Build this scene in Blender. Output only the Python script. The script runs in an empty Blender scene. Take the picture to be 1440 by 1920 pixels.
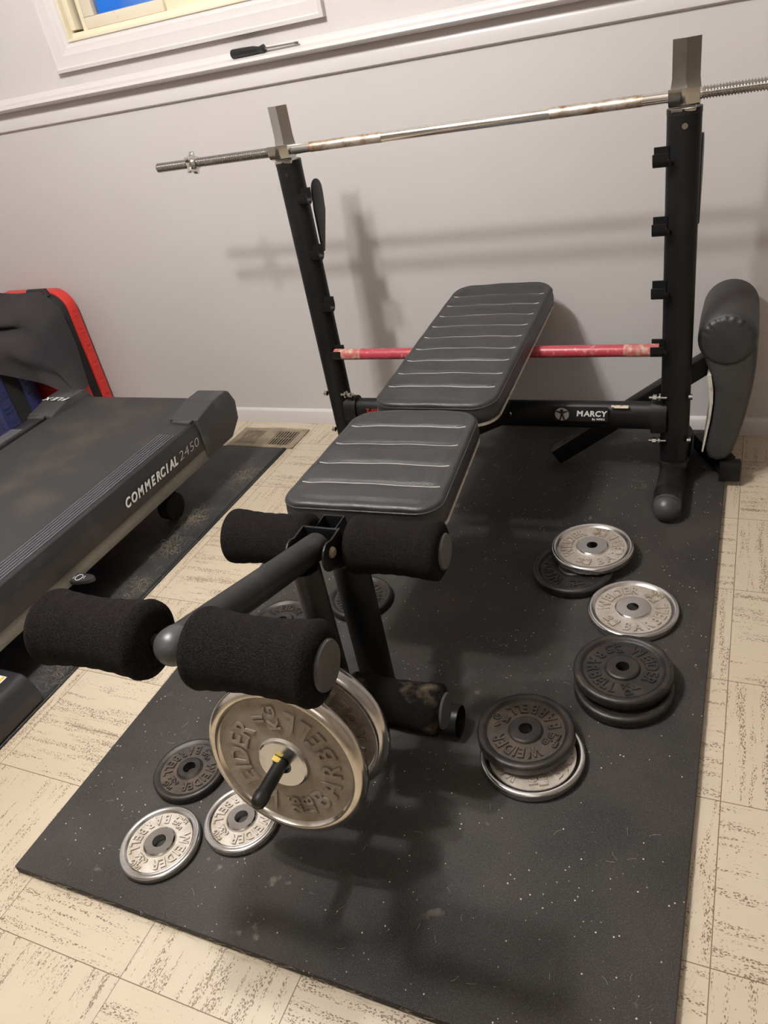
import bpy, bmesh, math, random
from mathutils import Vector, Matrix, Quaternion
random.seed(7)
C = bpy.context.scene.collection
PI = math.pi
V = Vector
R = math.radians

# ------------------------------------------------------------------ helpers
OFF = {}            # world offset of each object's origin (all parents unrotated)

def link(o): C.objects.link(o); return o

class MB:
    """collects shapes (world coordinates) and links them as ONE mesh object"""
    def __init__(s): s.bm = bmesh.new()
    def _merge(s, tmp, mi=0):
        for f in tmp.faces: f.material_index = mi
        me = bpy.data.meshes.new('t'); tmp.to_mesh(me); tmp.free()
        s.bm.from_mesh(me); bpy.data.meshes.remove(me)
    def box(s, c, size, rot=None, bev=0.0, seg=2, mi=0):
        t = bmesh.new(); bmesh.ops.create_cube(t, size=1.0)
        for v in t.verts: v.co = V((v.co.x*size[0], v.co.y*size[1], v.co.z*size[2]))
        if bev > 0:
            bmesh.ops.bevel(t, geom=list(t.edges), offset=min(bev, min(size)*.49), segments=seg, profile=.5, affect='EDGES')
        m = Matrix.Translation(V(c)) @ (rot.to_4x4() if rot is not None else Matrix.Identity(4))
        t.transform(m); s._merge(t, mi); return s
    def bar(s, p0, p1, w, h, bev=.004, up=(0,0,1), mi=0):
        p0, p1 = V(p0), V(p1); d = p1-p0; L = d.length; y = d/L
        x = y.cross(V(up)); x.normalize(); z = x.cross(y)
        rot = Matrix((x, y, z)).transposed()
        return s.box((p0+p1)/2, (w, L, h), rot, bev, mi=mi)
    def tube(s, pts, rx, ry=None, n=24, up=(0,0,1), caps=True, mi=0, hollow=0.0, radii=None):
        """swept oval: rx sideways, ry along up"""
        ry = rx if ry is None else ry
        pts = [V(p) for p in pts]; t = bmesh.new(); rings = []
        for i, p in enumerate(pts):
            a = pts[max(i-1, 0)]; b = pts[min(i+1, len(pts)-1)]
            d = (b-a).normalized()
            x = d.cross(V(up))
            if x.length < 1e-4: x = d.cross(V((0,1,0)))
            x.normalize(); z = x.cross(d).normalized()
            k = radii[i] if radii else 1
            rings.append([t.verts.new(p + x*rx*k*math.cos(2*PI*j/n) + z*ry*k*math.sin(2*PI*j/n)) for j in range(n)])
        for a, b in zip(rings, rings[1:]):
            for j in range(n): t.faces.new((a[j], a[(j+1) % n], b[(j+1) % n], b[j]))
        if caps:
            t.faces.new(list(reversed(rings[0]))); t.faces.new(rings[-1])
        elif hollow > 0:
            bmesh.ops.solidify(t, geom=list(t.faces), thickness=hollow)
        bmesh.ops.recalc_face_normals(t, faces=list(t.faces))
        s._merge(t, mi); return s
    def lathe(s, prof, o, axis, n=48, mi=0, mis=None, closed=False):
        """prof = [(radius, height)], axis direction"""
        q = V((0,0,1)).rotation_difference(V(axis).normalized())
        m = Matrix.Translation(V(o)) @ q.to_matrix().to_4x4()
        t = bmesh.new(); rings = []
        for r, h in prof:
            if r < 1e-6: rings.append([t.verts.new((0,0,h))])
            else: rings.append([t.verts.new((r*math.cos(2*PI*j/n), r*math.sin(2*PI*j/n), h)) for j in range(n)])
        pr = list(zip(rings, rings[1:]))
        if closed: pr.append((rings[-1], rings[0]))
        for k, (a, b) in enumerate(pr):
            for j in range(n):
                j2 = (j+1) % n
                if len(a) == 1 and len(b) == 1: continue
                if len(a) == 1: f = t.faces.new((a[0], b[j2], b[j]))
                elif len(b) == 1: f = t.faces.new((a[j], a[j2], b[0]))
                else: f = t.faces.new((a[j], a[j2], b[j2], b[j]))
                f.material_index = mis[k] if mis else mi
        bmesh.ops.recalc_face_normals(t, faces=list(t.faces))
        t.transform(m)
        me = bpy.data.meshes.new('t'); t.to_mesh(me); t.free(); s.bm.from_mesh(me); bpy.data.meshes.remove(me)
        return s
    def extr(s, poly, d, mi=0, bev=0.0, seg=2):
        """closed polygon of 3-D points extruded by the vector d"""
        t = bmesh.new(); vs = [t.verts.new(V(p)) for p in poly]
        f = t.faces.new(vs); r = bmesh.ops.extrude_face_region(t, geom=[f])
        bmesh.ops.translate(t, vec=V(d), verts=[g for g in r['geom'] if isinstance(g, bmesh.types.BMVert)])
        if bev: bmesh.ops.bevel(t, geom=list(t.edges), offset=bev, segments=seg, profile=.5, affect='EDGES', clamp_overlap=True)
        bmesh.ops.recalc_face_normals(t, faces=list(t.faces)); s._merge(t, mi); return s
    def sheet(s, rows, thick=0.0, mi=0):
        t = bmesh.new(); g = [[t.verts.new(V(p)) for p in r] for r in rows]
        for a, b in zip(g, g[1:]):
            for j in range(len(a)-1): t.faces.new((a[j], a[j+1], b[j+1], b[j]))
        bmesh.ops.recalc_face_normals(t, faces=list(t.faces))
        if thick: bmesh.ops.solidify(t, geom=list(t.faces), thickness=thick)
        s._merge(t, mi); return s
    def faces(s, vs, fs, mi=0):
        t = bmesh.new(); v = [t.verts.new(V(p)) for p in vs]
        for f in fs:
            try: t.faces.new([v[i] for i in f])
            except ValueError: pass
        s._merge(t, mi); return s
    def build(s, name, mats, parent=None, origin=None, smooth=35):
        if not isinstance(mats, (list, tuple)): mats = [mats]
        if parent is not None:
            po = OFF[parent.name]; off = po
        else:
            po = V((0,0,0))
            if origin is None:
                xs = [v.co for v in s.bm.verts]
                origin = V(((min(c.x for c in xs)+max(c.x for c in xs))/2, (min(c.y for c in xs)+max(c.y for c in xs))/2, min(c.z for c in xs)))
            off = V(origin)
        bmesh.ops.translate(s.bm, vec=-off, verts=list(s.bm.verts))
        me = bpy.data.meshes.new(name); s.bm.to_mesh(me); s.bm.free()
        for m in mats: me.materials.append(m)
        if smooth:
            me.polygons.foreach_set('use_smooth', [True]*len(me.polygons))
            me.set_sharp_from_angle(angle=R(smooth))
        o = link(bpy.data.objects.new(name, me)); OFF[o.name] = off
        if parent is not None: o.parent = parent
        else: o.location = off
        return o

def tag(o, label=None, cat=None, group=None, kind=None):
    if label: o['label'] = label
    if cat: o['category'] = cat
    if group: o['group'] = group
    if kind: o['kind'] = kind
    return o

def thing(name, loc, label=None, cat=None, group=None, kind=None):
    o = link(bpy.data.objects.new(name, None)); o.location = V(loc); OFF[o.name] = V(loc)
    o.empty_display_size = .05
    return tag(o, label, cat, group, kind)

# ------------------------------------------------------------------ lettering
_glyph = {}
def glyph(ch, bold=.012, shear=0.0):
    k = (ch, bold, shear)
    if k in _glyph: return _glyph[k]
    cu = bpy.data.curves.new('g', 'FONT'); cu.body = ch; cu.size = 1.0; cu.offset = bold; cu.resolution_u = 3
    cu.extrude = .5; cu.shear = shear; cu.fill_mode = 'BOTH'
    o = bpy.data.objects.new('g', cu); C.objects.link(o)
    bpy.context.view_layer.update()
    dg = bpy.context.evaluated_depsgraph_get(); ev = o.evaluated_get(dg); me = ev.to_mesh()
    vs = [v.co.copy() for v in me.vertices]; fs = [tuple(p.vertices) for p in me.polygons]
    ev.to_mesh_clear(); bpy.data.objects.remove(o); bpy.data.curves.remove(cu)
    if vs:
        x0 = min(v.x for v in vs); x1 = max(v.x for v in vs)
        vs = [V((v.x-x0, v.y, v.z)) for v in vs]; w = x1-x0
    else: w = .3
    _glyph[k] = (vs, fs, w); return _glyph[k]

def put_glyph(mb, ch, m, size, ext, mi=0, sx=1.0, **kw):
    """m maps (x right, y up, z out) glyph space, glyph centred in x, to world"""
    vs, fs, w = glyph(ch, **kw)
    mb.faces([m @ V(((v.x-w/2)*size*sx, (v.y-.35)*size, (v.z+.5)*ext)) for v in vs], fs, mi)

def line_text(mb, txt, o, ex, ey, size, ext, mi=0, sx=1.0, gap=.1, align='C', fit=None, **kw):
    ex = V(ex).normalized(); ey = V(ey).normalized(); ez = ex.cross(ey)
    ws = [(glyph(c, **kw)[2]*sx*size if c != ' ' else .25*size) for c in txt]
    tot = sum(ws)+gap*size*(len(txt)-1)
    if fit:
        g0 = gap*size*(len(txt)-1); k = (fit-g0)/(tot-g0); sx *= k; ws = [w*k for w in ws]; tot = fit
    x = -tot/2 if align == 'C' else 0
    for c, w in zip(txt, ws):
        p = V(o)+ex*(x+w/2)
        if c != ' ':
            m = Matrix.Translation(p) @ Matrix((ex, ey, ez)).transposed().to_4x4()
            put_glyph(mb, c, m, size, ext, mi, sx, **kw)
        x += w+gap*size
    return tot

def arc_text(mb, txt, r, a0, size, z, ext, outward=True, span=None, mi=0, **kw):
    ws = [glyph(c, **kw)[2]*size for c in txt]
    gap = .14*size
    tot = sum(ws)+gap*(len(txt)-1)
    k = 1.0
    if span and span*r > 0: k = span*r/tot
    x = -tot/2
    for c, w in zip(txt, ws):
        s = (x+w/2)*k/r
        a = a0 - s if outward else a0 + s
        rad = V((math.cos(a), math.sin(a), 0))
        if outward: ex = V((math.sin(a), -math.cos(a), 0)); ey = rad
        else: ex = V((-math.sin(a), math.cos(a), 0)); ey = -rad
        m = Matrix.Translation(rad*r + V((0,0,z))) @ Matrix((ex, ey, V((0,0,1)))).transposed().to_4x4()
        put_glyph(mb, c, m, size, ext, mi, min(k, 1.25), **kw)
        x += w+gap

# ------------------------------------------------------------------ materials
def mat(name, col=(.5,.5,.5), rough=.5, metal=0.0, spec=.5, bump=None, var=None, rvar=None, coat=0, sheen=0):
    """bump=(scale, strength, distance)  var=(scale, colour2, lo, hi)"""
    m = bpy.data.materials.new(name); m.use_nodes = True; nt = m.node_tree; b = nt.nodes['Principled BSDF']
    b.inputs['Base Color'].default_value = (*col, 1); b.inputs['Roughness'].default_value = rough
    b.inputs['Metallic'].default_value = metal; b.inputs['Specular IOR Level'].default_value = spec
    if coat: b.inputs['Coat Weight'].default_value = coat; b.inputs['Coat Roughness'].default_value = .1
    if sheen: b.inputs['Sheen Weight'].default_value = sheen; b.inputs['Sheen Roughness'].default_value = .5
    tc = nt.nodes.new('ShaderNodeTexCoord')
    if var:
        n = nt.nodes.new('ShaderNodeTexNoise'); n.inputs['Scale'].default_value = var[0]; n.inputs['Detail'].default_value = 5
        r = nt.nodes.new('ShaderNodeMapRange'); r.inputs['From Min'].default_value = var[2]; r.inputs['From Max'].default_value = var[3]
        mx = nt.nodes.new('ShaderNodeMix'); mx.data_type = 'RGBA'
        mx.inputs[6].default_value = (*col, 1); mx.inputs[7].default_value = (*var[1], 1)
        nt.links.new(tc.outputs['Object'], n.inputs['Vector']); nt.links.new(n.outputs['Fac'], r.inputs['Value'])
        nt.links.new(r.outputs['Result'], mx.inputs['Factor']); nt.links.new(mx.outputs[2], b.inputs['Base Color'])
    if rvar:
        n = nt.nodes.new('ShaderNodeTexNoise'); n.inputs['Scale'].default_value = rvar[0]; n.inputs['Detail'].default_value = 4
        r = nt.nodes.new('ShaderNodeMapRange'); r.inputs['From Min'].default_value = .35; r.inputs['From Max'].default_value = .65
        r.inputs['To Min'].default_value = rvar[1]; r.inputs['To Max'].default_value = rvar[2]
        nt.links.new(tc.outputs['Object'], n.inputs['Vector']); nt.links.new(n.outputs['Fac'], r.inputs['Value'])
        nt.links.new(r.outputs['Result'], b.inputs['Roughness'])
    if bump:
        n = nt.nodes.new('ShaderNodeTexNoise'); n.inputs['Scale'].default_value = bump[0]; n.inputs['Detail'].default_value = 3
        bp = nt.nodes.new('ShaderNodeBump'); bp.inputs['Strength'].default_value = bump[1]; bp.inputs['Distance'].default_value = bump[2]
        nt.links.new(tc.outputs['Object'], n.inputs['Vector']); nt.links.new(n.outputs['Fac'], bp.inputs['Height'])
        nt.links.new(bp.outputs['Normal'], b.inputs['Normal'])
    return m

class NT:
    """tiny node-writing helper"""
    def __init__(s, m): s.nt = m.node_tree; s.b = s.nt.nodes['Principled BSDF']; s.tc = s.nt.nodes.new('ShaderNodeTexCoord')
    def val(s, inp, v):
        if hasattr(v, 'links'): s.nt.links.new(v, inp)
        else: inp.default_value = v
    def math(s, op, a, b=None, c=None):
        n = s.nt.nodes.new('ShaderNodeMath'); n.operation = op; s.val(n.inputs[0], a)
        if b is not None: s.val(n.inputs[1], b)
        if c is not None: s.val(n.inputs[2], c)
        return n.outputs[0]
    def noise(s, vec, scale, detail=3, rough=.5):
        n = s.nt.nodes.new('ShaderNodeTexNoise'); n.inputs['Scale'].default_value = scale; n.inputs['Detail'].default_value = detail
        n.inputs['Roughness'].default_value = rough; s.nt.links.new(vec, n.inputs['Vector']); return n.outputs['Fac']
    def rng(s, v, a, b, c=0.0, d=1.0, smooth=False):
        n = s.nt.nodes.new('ShaderNodeMapRange'); s.val(n.inputs['Value'], v)
        if smooth: n.interpolation_type = 'SMOOTHSTEP'
        for k, x in zip(('From Min','From Max','To Min','To Max'), (a, b, c, d)): n.inputs[k].default_value = x
        return n.outputs['Result']
    def mix(s, f, a, b):
        n = s.nt.nodes.new('ShaderNodeMix'); n.data_type = 'RGBA'; s.val(n.inputs['Factor'], f)
        for i, x in ((6, a), (7, b)):
            if hasattr(x, 'links'): s.nt.links.new(x, n.inputs[i])
            else: n.inputs[i].default_value = (*x, 1)
        return n.outputs[2]
    def sep(s, v): n = s.nt.nodes.new('ShaderNodeSeparateXYZ'); s.nt.links.new(v, n.inputs[0]); return n.outputs
    def comb(s, x, y, z):
        n = s.nt.nodes.new('ShaderNodeCombineXYZ')
        for i, k in enumerate((x, y, z)): s.val(n.inputs[i], k)
        return n.outputs[0]
    def bump(s, h, st, dist):
        n = s.nt.nodes.new('ShaderNodeBump'); n.inputs['Strength'].default_value = st; n.inputs['Distance'].default_value = dist
        s.nt.links.new(h, n.inputs['Height']); s.nt.links.new(n.outputs[0], s.b.inputs['Normal'])
    def voro(s, vec, scale):
        n = s.nt.nodes.new('ShaderNodeTexVoronoi'); n.inputs['Scale'].default_value = scale; s.nt.links.new(vec, n.inputs['Vector']); return n.outputs
    def geo(s): return s.nt.nodes.new('ShaderNodeNewGeometry').outputs['Position']

TILE, TX, TY = .3048, .023, .6736
def floor_material():
    m = bpy.data.materials.new('vinyl_tile'); m.use_nodes = True; n = NT(m); P = n.sep(n.geo())
    u = n.math('DIVIDE', n.math('SUBTRACT', P[0], TX), TILE); v = n.math('DIVIDE', n.math('SUBTRACT', P[1], TY), TILE)
    iu, iv = n.math('FLOOR', u), n.math('FLOOR', v)
    par = n.math('FLOORED_MODULO', n.math('ADD', n.math('ADD', iu, iv), n.math('GREATER_THAN', iu, -1.5)), 2.0)
    ip = n.math('SUBTRACT', 1.0, par)
    # streak direction alternates tile by tile
    a = n.math('ADD', n.math('MULTIPLY', P[0], par), n.math('MULTIPLY', P[1], ip))     # along the streak
    c = n.math('ADD', n.math('MULTIPLY', P[1], par), n.math('MULTIPLY', P[0], ip))     # across
    seed = n.math('ADD', n.math('MULTIPLY', iu, 3.71), n.math('MULTIPLY', iv, 7.13))
    band = n.noise(n.comb(n.math('MULTIPLY', a, 6.0), n.math('MULTIPLY', c, 66.0), seed), 1.0, 3, .6)
    line = n.rng(band, .505, .575)
    wob = n.noise(n.geo(), 60.0, 2)
    dv = n.voro(n.comb(n.math('MULTIPLY', a, 190.0), n.math('ADD', n.math('MULTIPLY', c, 400.0), n.math('MULTIPLY', wob, 2.0)), seed), 1.0)
    dots = n.rng(n.math('ADD', dv['Distance'], n.math('MULTIPLY', n.noise(n.geo(), 170.0, 2), .5)), .70, .60)
    fm = n.math('MULTIPLY', line, dots)
    fm = n.math('MAXIMUM', fm, n.math('MULTIPLY', n.rng(n.math('ADD', band, n.math('MULTIPLY', n.noise(n.geo(), 240.0, 2), .35)), .84, .88), .7))
    # small round pits
    v2 = n.voro(n.comb(n.math('MULTIPLY', a, 95.0), n.math('MULTIPLY', c, 150.0), seed), 1.0)
    pit = n.math('MULTIPLY', n.rng(v2['Distance'], .19, .11), n.rng(n.noise(n.geo(), 9.0, 2), .48, .56))
    fm = n.math('MAXIMUM', fm, n.math('MULTIPLY', pit, .8))
    big = n.noise(n.geo(), 1.7, 4)
    base = n.mix(n.rng(big, .35, .65), (.545,.455,.335), (.60,.515,.395))
    tint = n.noise(n.comb(iu, iv, 0.0), 3.3, 0)
    base = n.mix(n.rng(tint, .3, .7, 0, .35), base, (.50,.42,.31))
    dirt = n.rng(n.noise(n.geo(), 28.0, 5, .7), .58, .8, 0, .35)
    base = n.mix(dirt, base, (.40,.31,.21))
    col = n.mix(n.math('MULTIPLY', fm, .92), base, (.15,.090,.055))
    fu = n.math('FRACT', u); fv = n.math('FRACT', v)
    eu = n.math('MINIMUM', fu, n.math('SUBTRACT', 1.0, fu)); ev = n.math('MINIMUM', fv, n.math('SUBTRACT', 1.0, fv))
    e = n.math('MINIMUM', eu, ev)
    col = n.mix(n.rng(e, .0036, .0016), col, (.16,.10,.06))
    n.nt.links.new(col, n.b.inputs['Base Color'])
    n.nt.links.new(n.rng(big, .3, .7, .30, .48), n.b.inputs['Roughness'])
    n.b.inputs['Specular IOR Level'].default_value = .45
    n.bump(n.math('ADD', n.math('MULTIPLY', fm, -1.0), n.math('MULTIPLY', n.rng(e, .0, .004), 1.0)), .35, .0008)
    return m

def rubber_material():
    m = bpy.data.materials.new('recycled_rubber'); m.use_nodes = True; n = NT(m); P = n.geo()
    dust = n.noise(P, 2.6, 6, .6)
    base = n.mix(n.rng(dust, .38, .68), (.0180,.0165,.0158), (.047,.042,.037))
    grain = n.noise(P, 520.0, 2, .7)
    base = n.mix(n.rng(grain, .50, .70, 0, .6), base, (.110,.100,.092))
    vo = n.voro(P, 85.0)
    speck = n.math('MULTIPLY', n.rng(vo['Distance'], .15, .07), n.rng(n.noise(P, 33.0, 1), .57, .63))
    base = n.mix(speck, base, (.62,.57,.48))
    # worn clay-coloured marks
    mk = n.math('MULTIPLY', n.rng(n.noise(P, 23.0, 4), .66, .72), n.rng(n.noise(P, 3.1, 2), .5, .6))
    base = n.mix(n.math('MULTIPLY', mk, .45), base, (.26,.23,.18))
    n.nt.links.new(base, n.b.inputs['Base Color'])
    n.b.inputs['Roughness'].default_value = .72; n.b.inputs['Specular IOR Level'].default_value = .35
    n.bump(n.math('ADD', n.noise(P, 380.0, 3), n.math('MULTIPLY', n.noise(P, 30.0, 3), .5)), .35, .0015)
    return m

def pvc_mat_material():
    m = bpy.data.materials.new('embossed_pvc'); m.use_nodes = True; n = NT(m); P = n.geo()
    d = n.noise(P, 6.0, 6, .65)
    base = n.mix(n.rng(d, .4, .68), (.017,.017,.019), (.055,.052,.048))
    hair = n.noise(n.comb(n.math('MULTIPLY', n.sep(P)[0], 90.0), n.math('MULTIPLY', n.sep(P)[1], 35.0), 0.0), 1.0, 4, .7)
    base = n.mix(n.rng(hair, .60, .72, 0, .4), base, (.17,.15,.12))
    n.nt.links.new(base, n.b.inputs['Base Color']); n.b.inputs['Roughness'].default_value = .5
    n.bump(n.noise(P, 260.0, 2), .8, .002)
    return m

def wall_material():
    m = bpy.data.materials.new('painted_plaster'); m.use_nodes = True; n = NT(m); P = n.geo()
    base = n.mix(n.rng(n.noise(P, .9, 4), .35, .65), (.560,.525,.515), (.585,.555,.545))
    scuff = n.math('MULTIPLY', n.rng(n.noise(P, 26.0, 5, .7), .70, .76), n.rng(n.sep(P)[2], .55, .0))
    base = n.mix(n.math('MULTIPLY', scuff, .5), base, (.33,.30,.28))
    n.nt.links.new(base, n.b.inputs['Base Color']); n.b.inputs['Roughness'].default_value = .55
    n.b.inputs['Specular IOR Level'].default_value = .35
    n.bump(n.math('ADD', n.noise(P, 210.0, 2), n.math('MULTIPLY', n.noise(P, 5.0, 2), 2.0)), .22, .0012)
    return m

def chrome_material(name, dirt, colr=(.72,.70,.67)):
    m = bpy.data.materials.new(name); m.use_nodes = True; n = NT(m); O = n.tc.outputs['Object']
    d = n.rng(n.noise(O, 16.0, 5, .6), .5, .8, 0, dirt)
    n.nt.links.new(n.mix(d, colr, (.30,.22,.15)), n.b.inputs['Base Color'])
    n.nt.links.new(n.math('SUBTRACT', 1.0, n.math('MULTIPLY', d, .7)), n.b.inputs['Metallic'])
    n.nt.links.new(n.rng(n.noise(O, 11.0, 4), .3, .7, .13, .27), n.b.inputs['Roughness'])
    return m

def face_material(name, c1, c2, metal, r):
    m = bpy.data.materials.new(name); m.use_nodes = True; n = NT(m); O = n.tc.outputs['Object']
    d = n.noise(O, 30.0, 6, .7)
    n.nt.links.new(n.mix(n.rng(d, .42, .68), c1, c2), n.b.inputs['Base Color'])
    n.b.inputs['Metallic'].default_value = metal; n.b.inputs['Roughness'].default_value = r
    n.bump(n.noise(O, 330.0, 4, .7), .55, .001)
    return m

def leather_material(name, c, r=.42):
    m = bpy.data.materials.new(name); m.use_nodes = True; n = NT(m); O = n.tc.outputs['Object']
    d = n.noise(O, 14.0, 5, .6)
    n.nt.links.new(n.mix(n.rng(d, .35, .7), c, tuple(x*1.35+.004 for x in c)), n.b.inputs['Base Color'])
    n.nt.links.new(n.rng(d, .3, .7, r, r+.13), n.b.inputs['Roughness'])
    n.b.inputs['Specular IOR Level'].default_value = .55
    v = n.voro(O, 620.0)['Distance']
    n.bump(n.math('ADD', v, n.math('MULTIPLY', n.noise(O, 18.0, 3), 1.5)), .30, .0012)
    return m

M = {}
M['floor'] = floor_material(); M['rubber'] = rubber_material(); M['pvc'] = pvc_mat_material(); M['wall'] = wall_material()
M['panel'] = mat('dark_unseen_wall', (.26,.22,.18), .6)  # colour of the unseen walls, darkened to cut bounce light
M['ceiling'] = mat('ceiling_paint', (.78,.75,.70), .8)
M['trim'] = mat('trim_gloss_paint', (.62,.585,.575), .32, bump=(60, .15, .002))
M['cream'] = mat('cream_vinyl', (.74,.66,.50), .4)
M['cream2'] = mat('aged_cream_vinyl', (.62,.55,.44), .45, var=(40, (.45,.38,.30), .62, .8))
M['black'] = mat('black_powder_coat', (.0045,.0046,.005), .46, spec=.32, bump=(500, .12, .0006), var=(7, (.014,.013,.012), .55, .8))
M['blackworn'] = mat('worn_black_tube', (.009,.0085,.0085), .42, spec=.4, var=(16, (.045,.040,.035), .56, .78), bump=(300, .1, .0006))
M['plastic'] = mat('grey_black_plastic', (.045,.045,.046), .40, bump=(200, .15, .0006), var=(25, (.09,.085,.08), .58, .8))
M['leather'] = leather_material('black_vinyl_leather', (.019,.0185,.0195), .34)
M['leather2'] = leather_material('matte_black_vinyl', (.028,.027,.026), .46)
M['thread'] = mat('groove_glint_thread', (.42,.40,.37), .5)  # pale thread colour carries the highlights along the stitched grooves
M['board'] = mat('backing_board_edge', (.56,.52,.46), .55, var=(30, (.20,.17,.14), .55, .75))
M['foam'] = mat('dusty_black_foam', (.0065,.0050,.0046), .95, spec=.12, bump=(700, 1.0, .004), var=(520, (.030,.024,.022), .44, .74))
M['foamworn'] = mat('worn_brown_foam', (.0065,.0050,.0046), .95, spec=.12, bump=(700, 1.0, .004), var=(24, (.10,.075,.05), .56, .74))
M['chrome'] = chrome_material('chrome', .25)
M['rim'] = chrome_material('chrome_rim', .3, (.62,.61,.60))
M['rimdirty'] = chrome_material('dirty_chrome_rim', .5, (.66,.61,.54))
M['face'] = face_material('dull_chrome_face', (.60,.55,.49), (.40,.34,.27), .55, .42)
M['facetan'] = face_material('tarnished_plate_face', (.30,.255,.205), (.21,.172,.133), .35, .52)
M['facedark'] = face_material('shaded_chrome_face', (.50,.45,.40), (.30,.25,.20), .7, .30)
M['hub'] = chrome_material('chrome_hub', .2, (.55,.54,.53))
M['iron'] = face_material('black_cast_iron', (.022,.020,.019), (.050,.042,.036), .35, .36)
M['ironrust'] = face_material('rusty_cast_iron', (.045,.039,.035), (.095,.068,.045), .3, .5)
M['letteredge'] = mat('letter_outline', (.20,.155,.11), .7)
M['steel'] = chrome_material('zinc_steel', .25, (.47,.455,.43))
M['knurl'] = face_material('rusty_knurl', (.62,.57,.50), (.26,.14,.07), .8, .38)
M['red'] = mat('scratched_red_paint', (.40,.045,.065), .36, var=(95, (.50,.28,.27), .56, .74))
M['redworn'] = mat('worn_red_end', (.42,.10,.09), .5, var=(75, (.46,.34,.27), .45, .62))
M['belt'] = mat('dusty_treadmill_belt', (.030,.029,.029), .68, bump=(700, .35, .0008), var=(5.5, (.070,.059,.047), .48, .78))
M['tread'] = mat('treadmill_black_plastic', (.022,.022,.024), .42, bump=(400, .2, .0006), var=(14, (.05,.048,.046), .55, .78))
M['treadcap'] = mat('treadmill_cap_plastic', (.040,.039,.040), .5, bump=(500, .3, .0006), var=(10, (.085,.08,.076), .5, .75))
M['rib'] = mat('rail_ridge_plastic', (.15,.15,.165), .36)
M['greymetal'] = mat('grey_painted_steel', (.21,.20,.17), .45, var=(12, (.14,.13,.11), .5, .75))
M['white'] = mat('white_print', (.82,.82,.80), .5)
M['silver'] = mat('silver_print', (.42,.41,.40), .45)
M['yellow'] = mat('yellow_tape', (.65,.48,.09), .5)
M['bluecase'] = mat('blue_case_shell', (.018,.026,.105), .35, bump=(300, .1, .0006))
M['redcase'] = mat('red_case_shell', (.62,.035,.028), .4, bump=(300, .1, .0006))
M['zip'] = mat('black_zip_fabric', (.016,.017,.017), .75, bump=(500, .4, .001))
M['cloth'] = mat('charcoal_cotton', (.034,.030,.033), .92, spec=.2, bump=(650, .5, .0008), var=(5, (.046,.040,.043), .4, .7))
M['brass'] = mat('aged_brass_grille', (.34,.28,.20), .5, metal=.35, var=(16, (.22,.18,.13), .45, .7))
M['dark'] = mat('dark_void', (.006,.005,.005), .9)
M['sticker'] = mat('torn_paper', (.66,.56,.42), .7, var=(120, (.10,.07,.05), .56, .62))
M['redsticker'] = mat('red_print', (.55,.03,.02), .5)
M['lint'] = mat('pale_lint', (.60,.54,.42), .8)
M['hair'] = mat('tan_pet_hair', (.42,.34,.23), .8)
M['blackhandle'] = mat('black_handle', (.010,.012,.012), .28)
M['snow'] = mat('blue_dusk_snow', (.75,.82,.92), .8, bump=(30, .4, .01))
M['glass'] = None
def glass():
    m = bpy.data.materials.new('window_glass'); m.use_nodes = True; b = m.node_tree.nodes['Principled BSDF']
    b.inputs['Base Color'].default_value = (.95,.97,1,1); b.inputs['Transmission Weight'].default_value = 1
    b.inputs['Roughness'].default_value = .02; b.inputs['IOR'].default_value = 1.1
    return m
M['glass'] = glass()
def bulb():
    m = bpy.data.materials.new('lit_bulb'); m.use_nodes = True; b = m.node_tree.nodes['Principled BSDF']
    b.inputs['Emission Color'].default_value = (1,.80,.58,1); b.inputs['Emission Strength'].default_value = 25
    return m
M['bulb'] = bulb()

# ------------------------------------------------------------------ the room
YW = 2.37; XL, XR, YF, ZC = -3.35, 1.9, -2.4, 2.66
W0, W1, WZ0, WZ1 = -2.10, -1.235, 1.395, 2.05       # window opening
MB().box(((XL+XR)/2, (YF+YW)/2, -.05), (XR-XL, YW-YF+.3, .1)).build('floor', M['floor'], origin=(0,0,0), smooth=0)['kind'] = 'structure'
MB().box(((XL+XR)/2, (YF+YW)/2, ZC+.05), (XR-XL, YW-YF, .1)).build('ceiling', M['ceiling'], smooth=0)['kind'] = 'structure'
w = MB()
def seg(x0, x1, z0, z1): w.box(((x0+x1)/2, YW+.07, (z0+z1)/2), (x1-x0, .14, z1-z0))
seg(XL, W0, 0, ZC); seg(W1, XR, 0, ZC); seg(W0, W1, 0, WZ0); seg(W0, W1, WZ1, ZC)
w.build('wall_back', M['wall'], smooth=0)['kind'] = 'structure'
MB().box((XL-.05, (YF+YW)/2, ZC/2), (.1, YW-YF, ZC)).build('wall_left', M['wall'], smooth=0)['kind'] = 'structure'
MB().box((XR+.05, (YF+YW)/2, ZC/2), (.1, YW-YF, ZC)).build('wall_right', M['panel'], smooth=0)['kind'] = 'structure'
MB().box(((XL+XR)/2, YF-.05, ZC/2), (XR-XL, .1, ZC)).build('wall_front', M['panel'], smooth=0)['kind'] = 'structure'

# baseboard
prof = [(0,0), (-.012,0), (-.013,.05), (-.009,.056), (-.004,.059), (0,.060)]
MB().extr([(XL, YW+a, z) for a, z in prof], (XR-XL,0,0)).build('baseboard_back', M['trim'])['kind'] = 'structure'
# chair rail, two stacked mouldings with a shadow gap between
rail = [(0,1.171), (-.006,1.172), (-.011,1.176), (-.012,1.204), (-.009,1.212), (-.005,1.220), (-.004,1.232), (-.033,1.234), (-.042,1.238),
        (-.046,1.244), (-.042,1.252), (-.028,1.257), (-.012,1.259), (-.010,1.266), (-.004,1.273), (0,1.275)]
MB().extr([(XL, YW+a, z) for a, z in rail], (XR-XL,0,0)).build('trim_1', M['trim'])['kind'] = 'structure'

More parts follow.
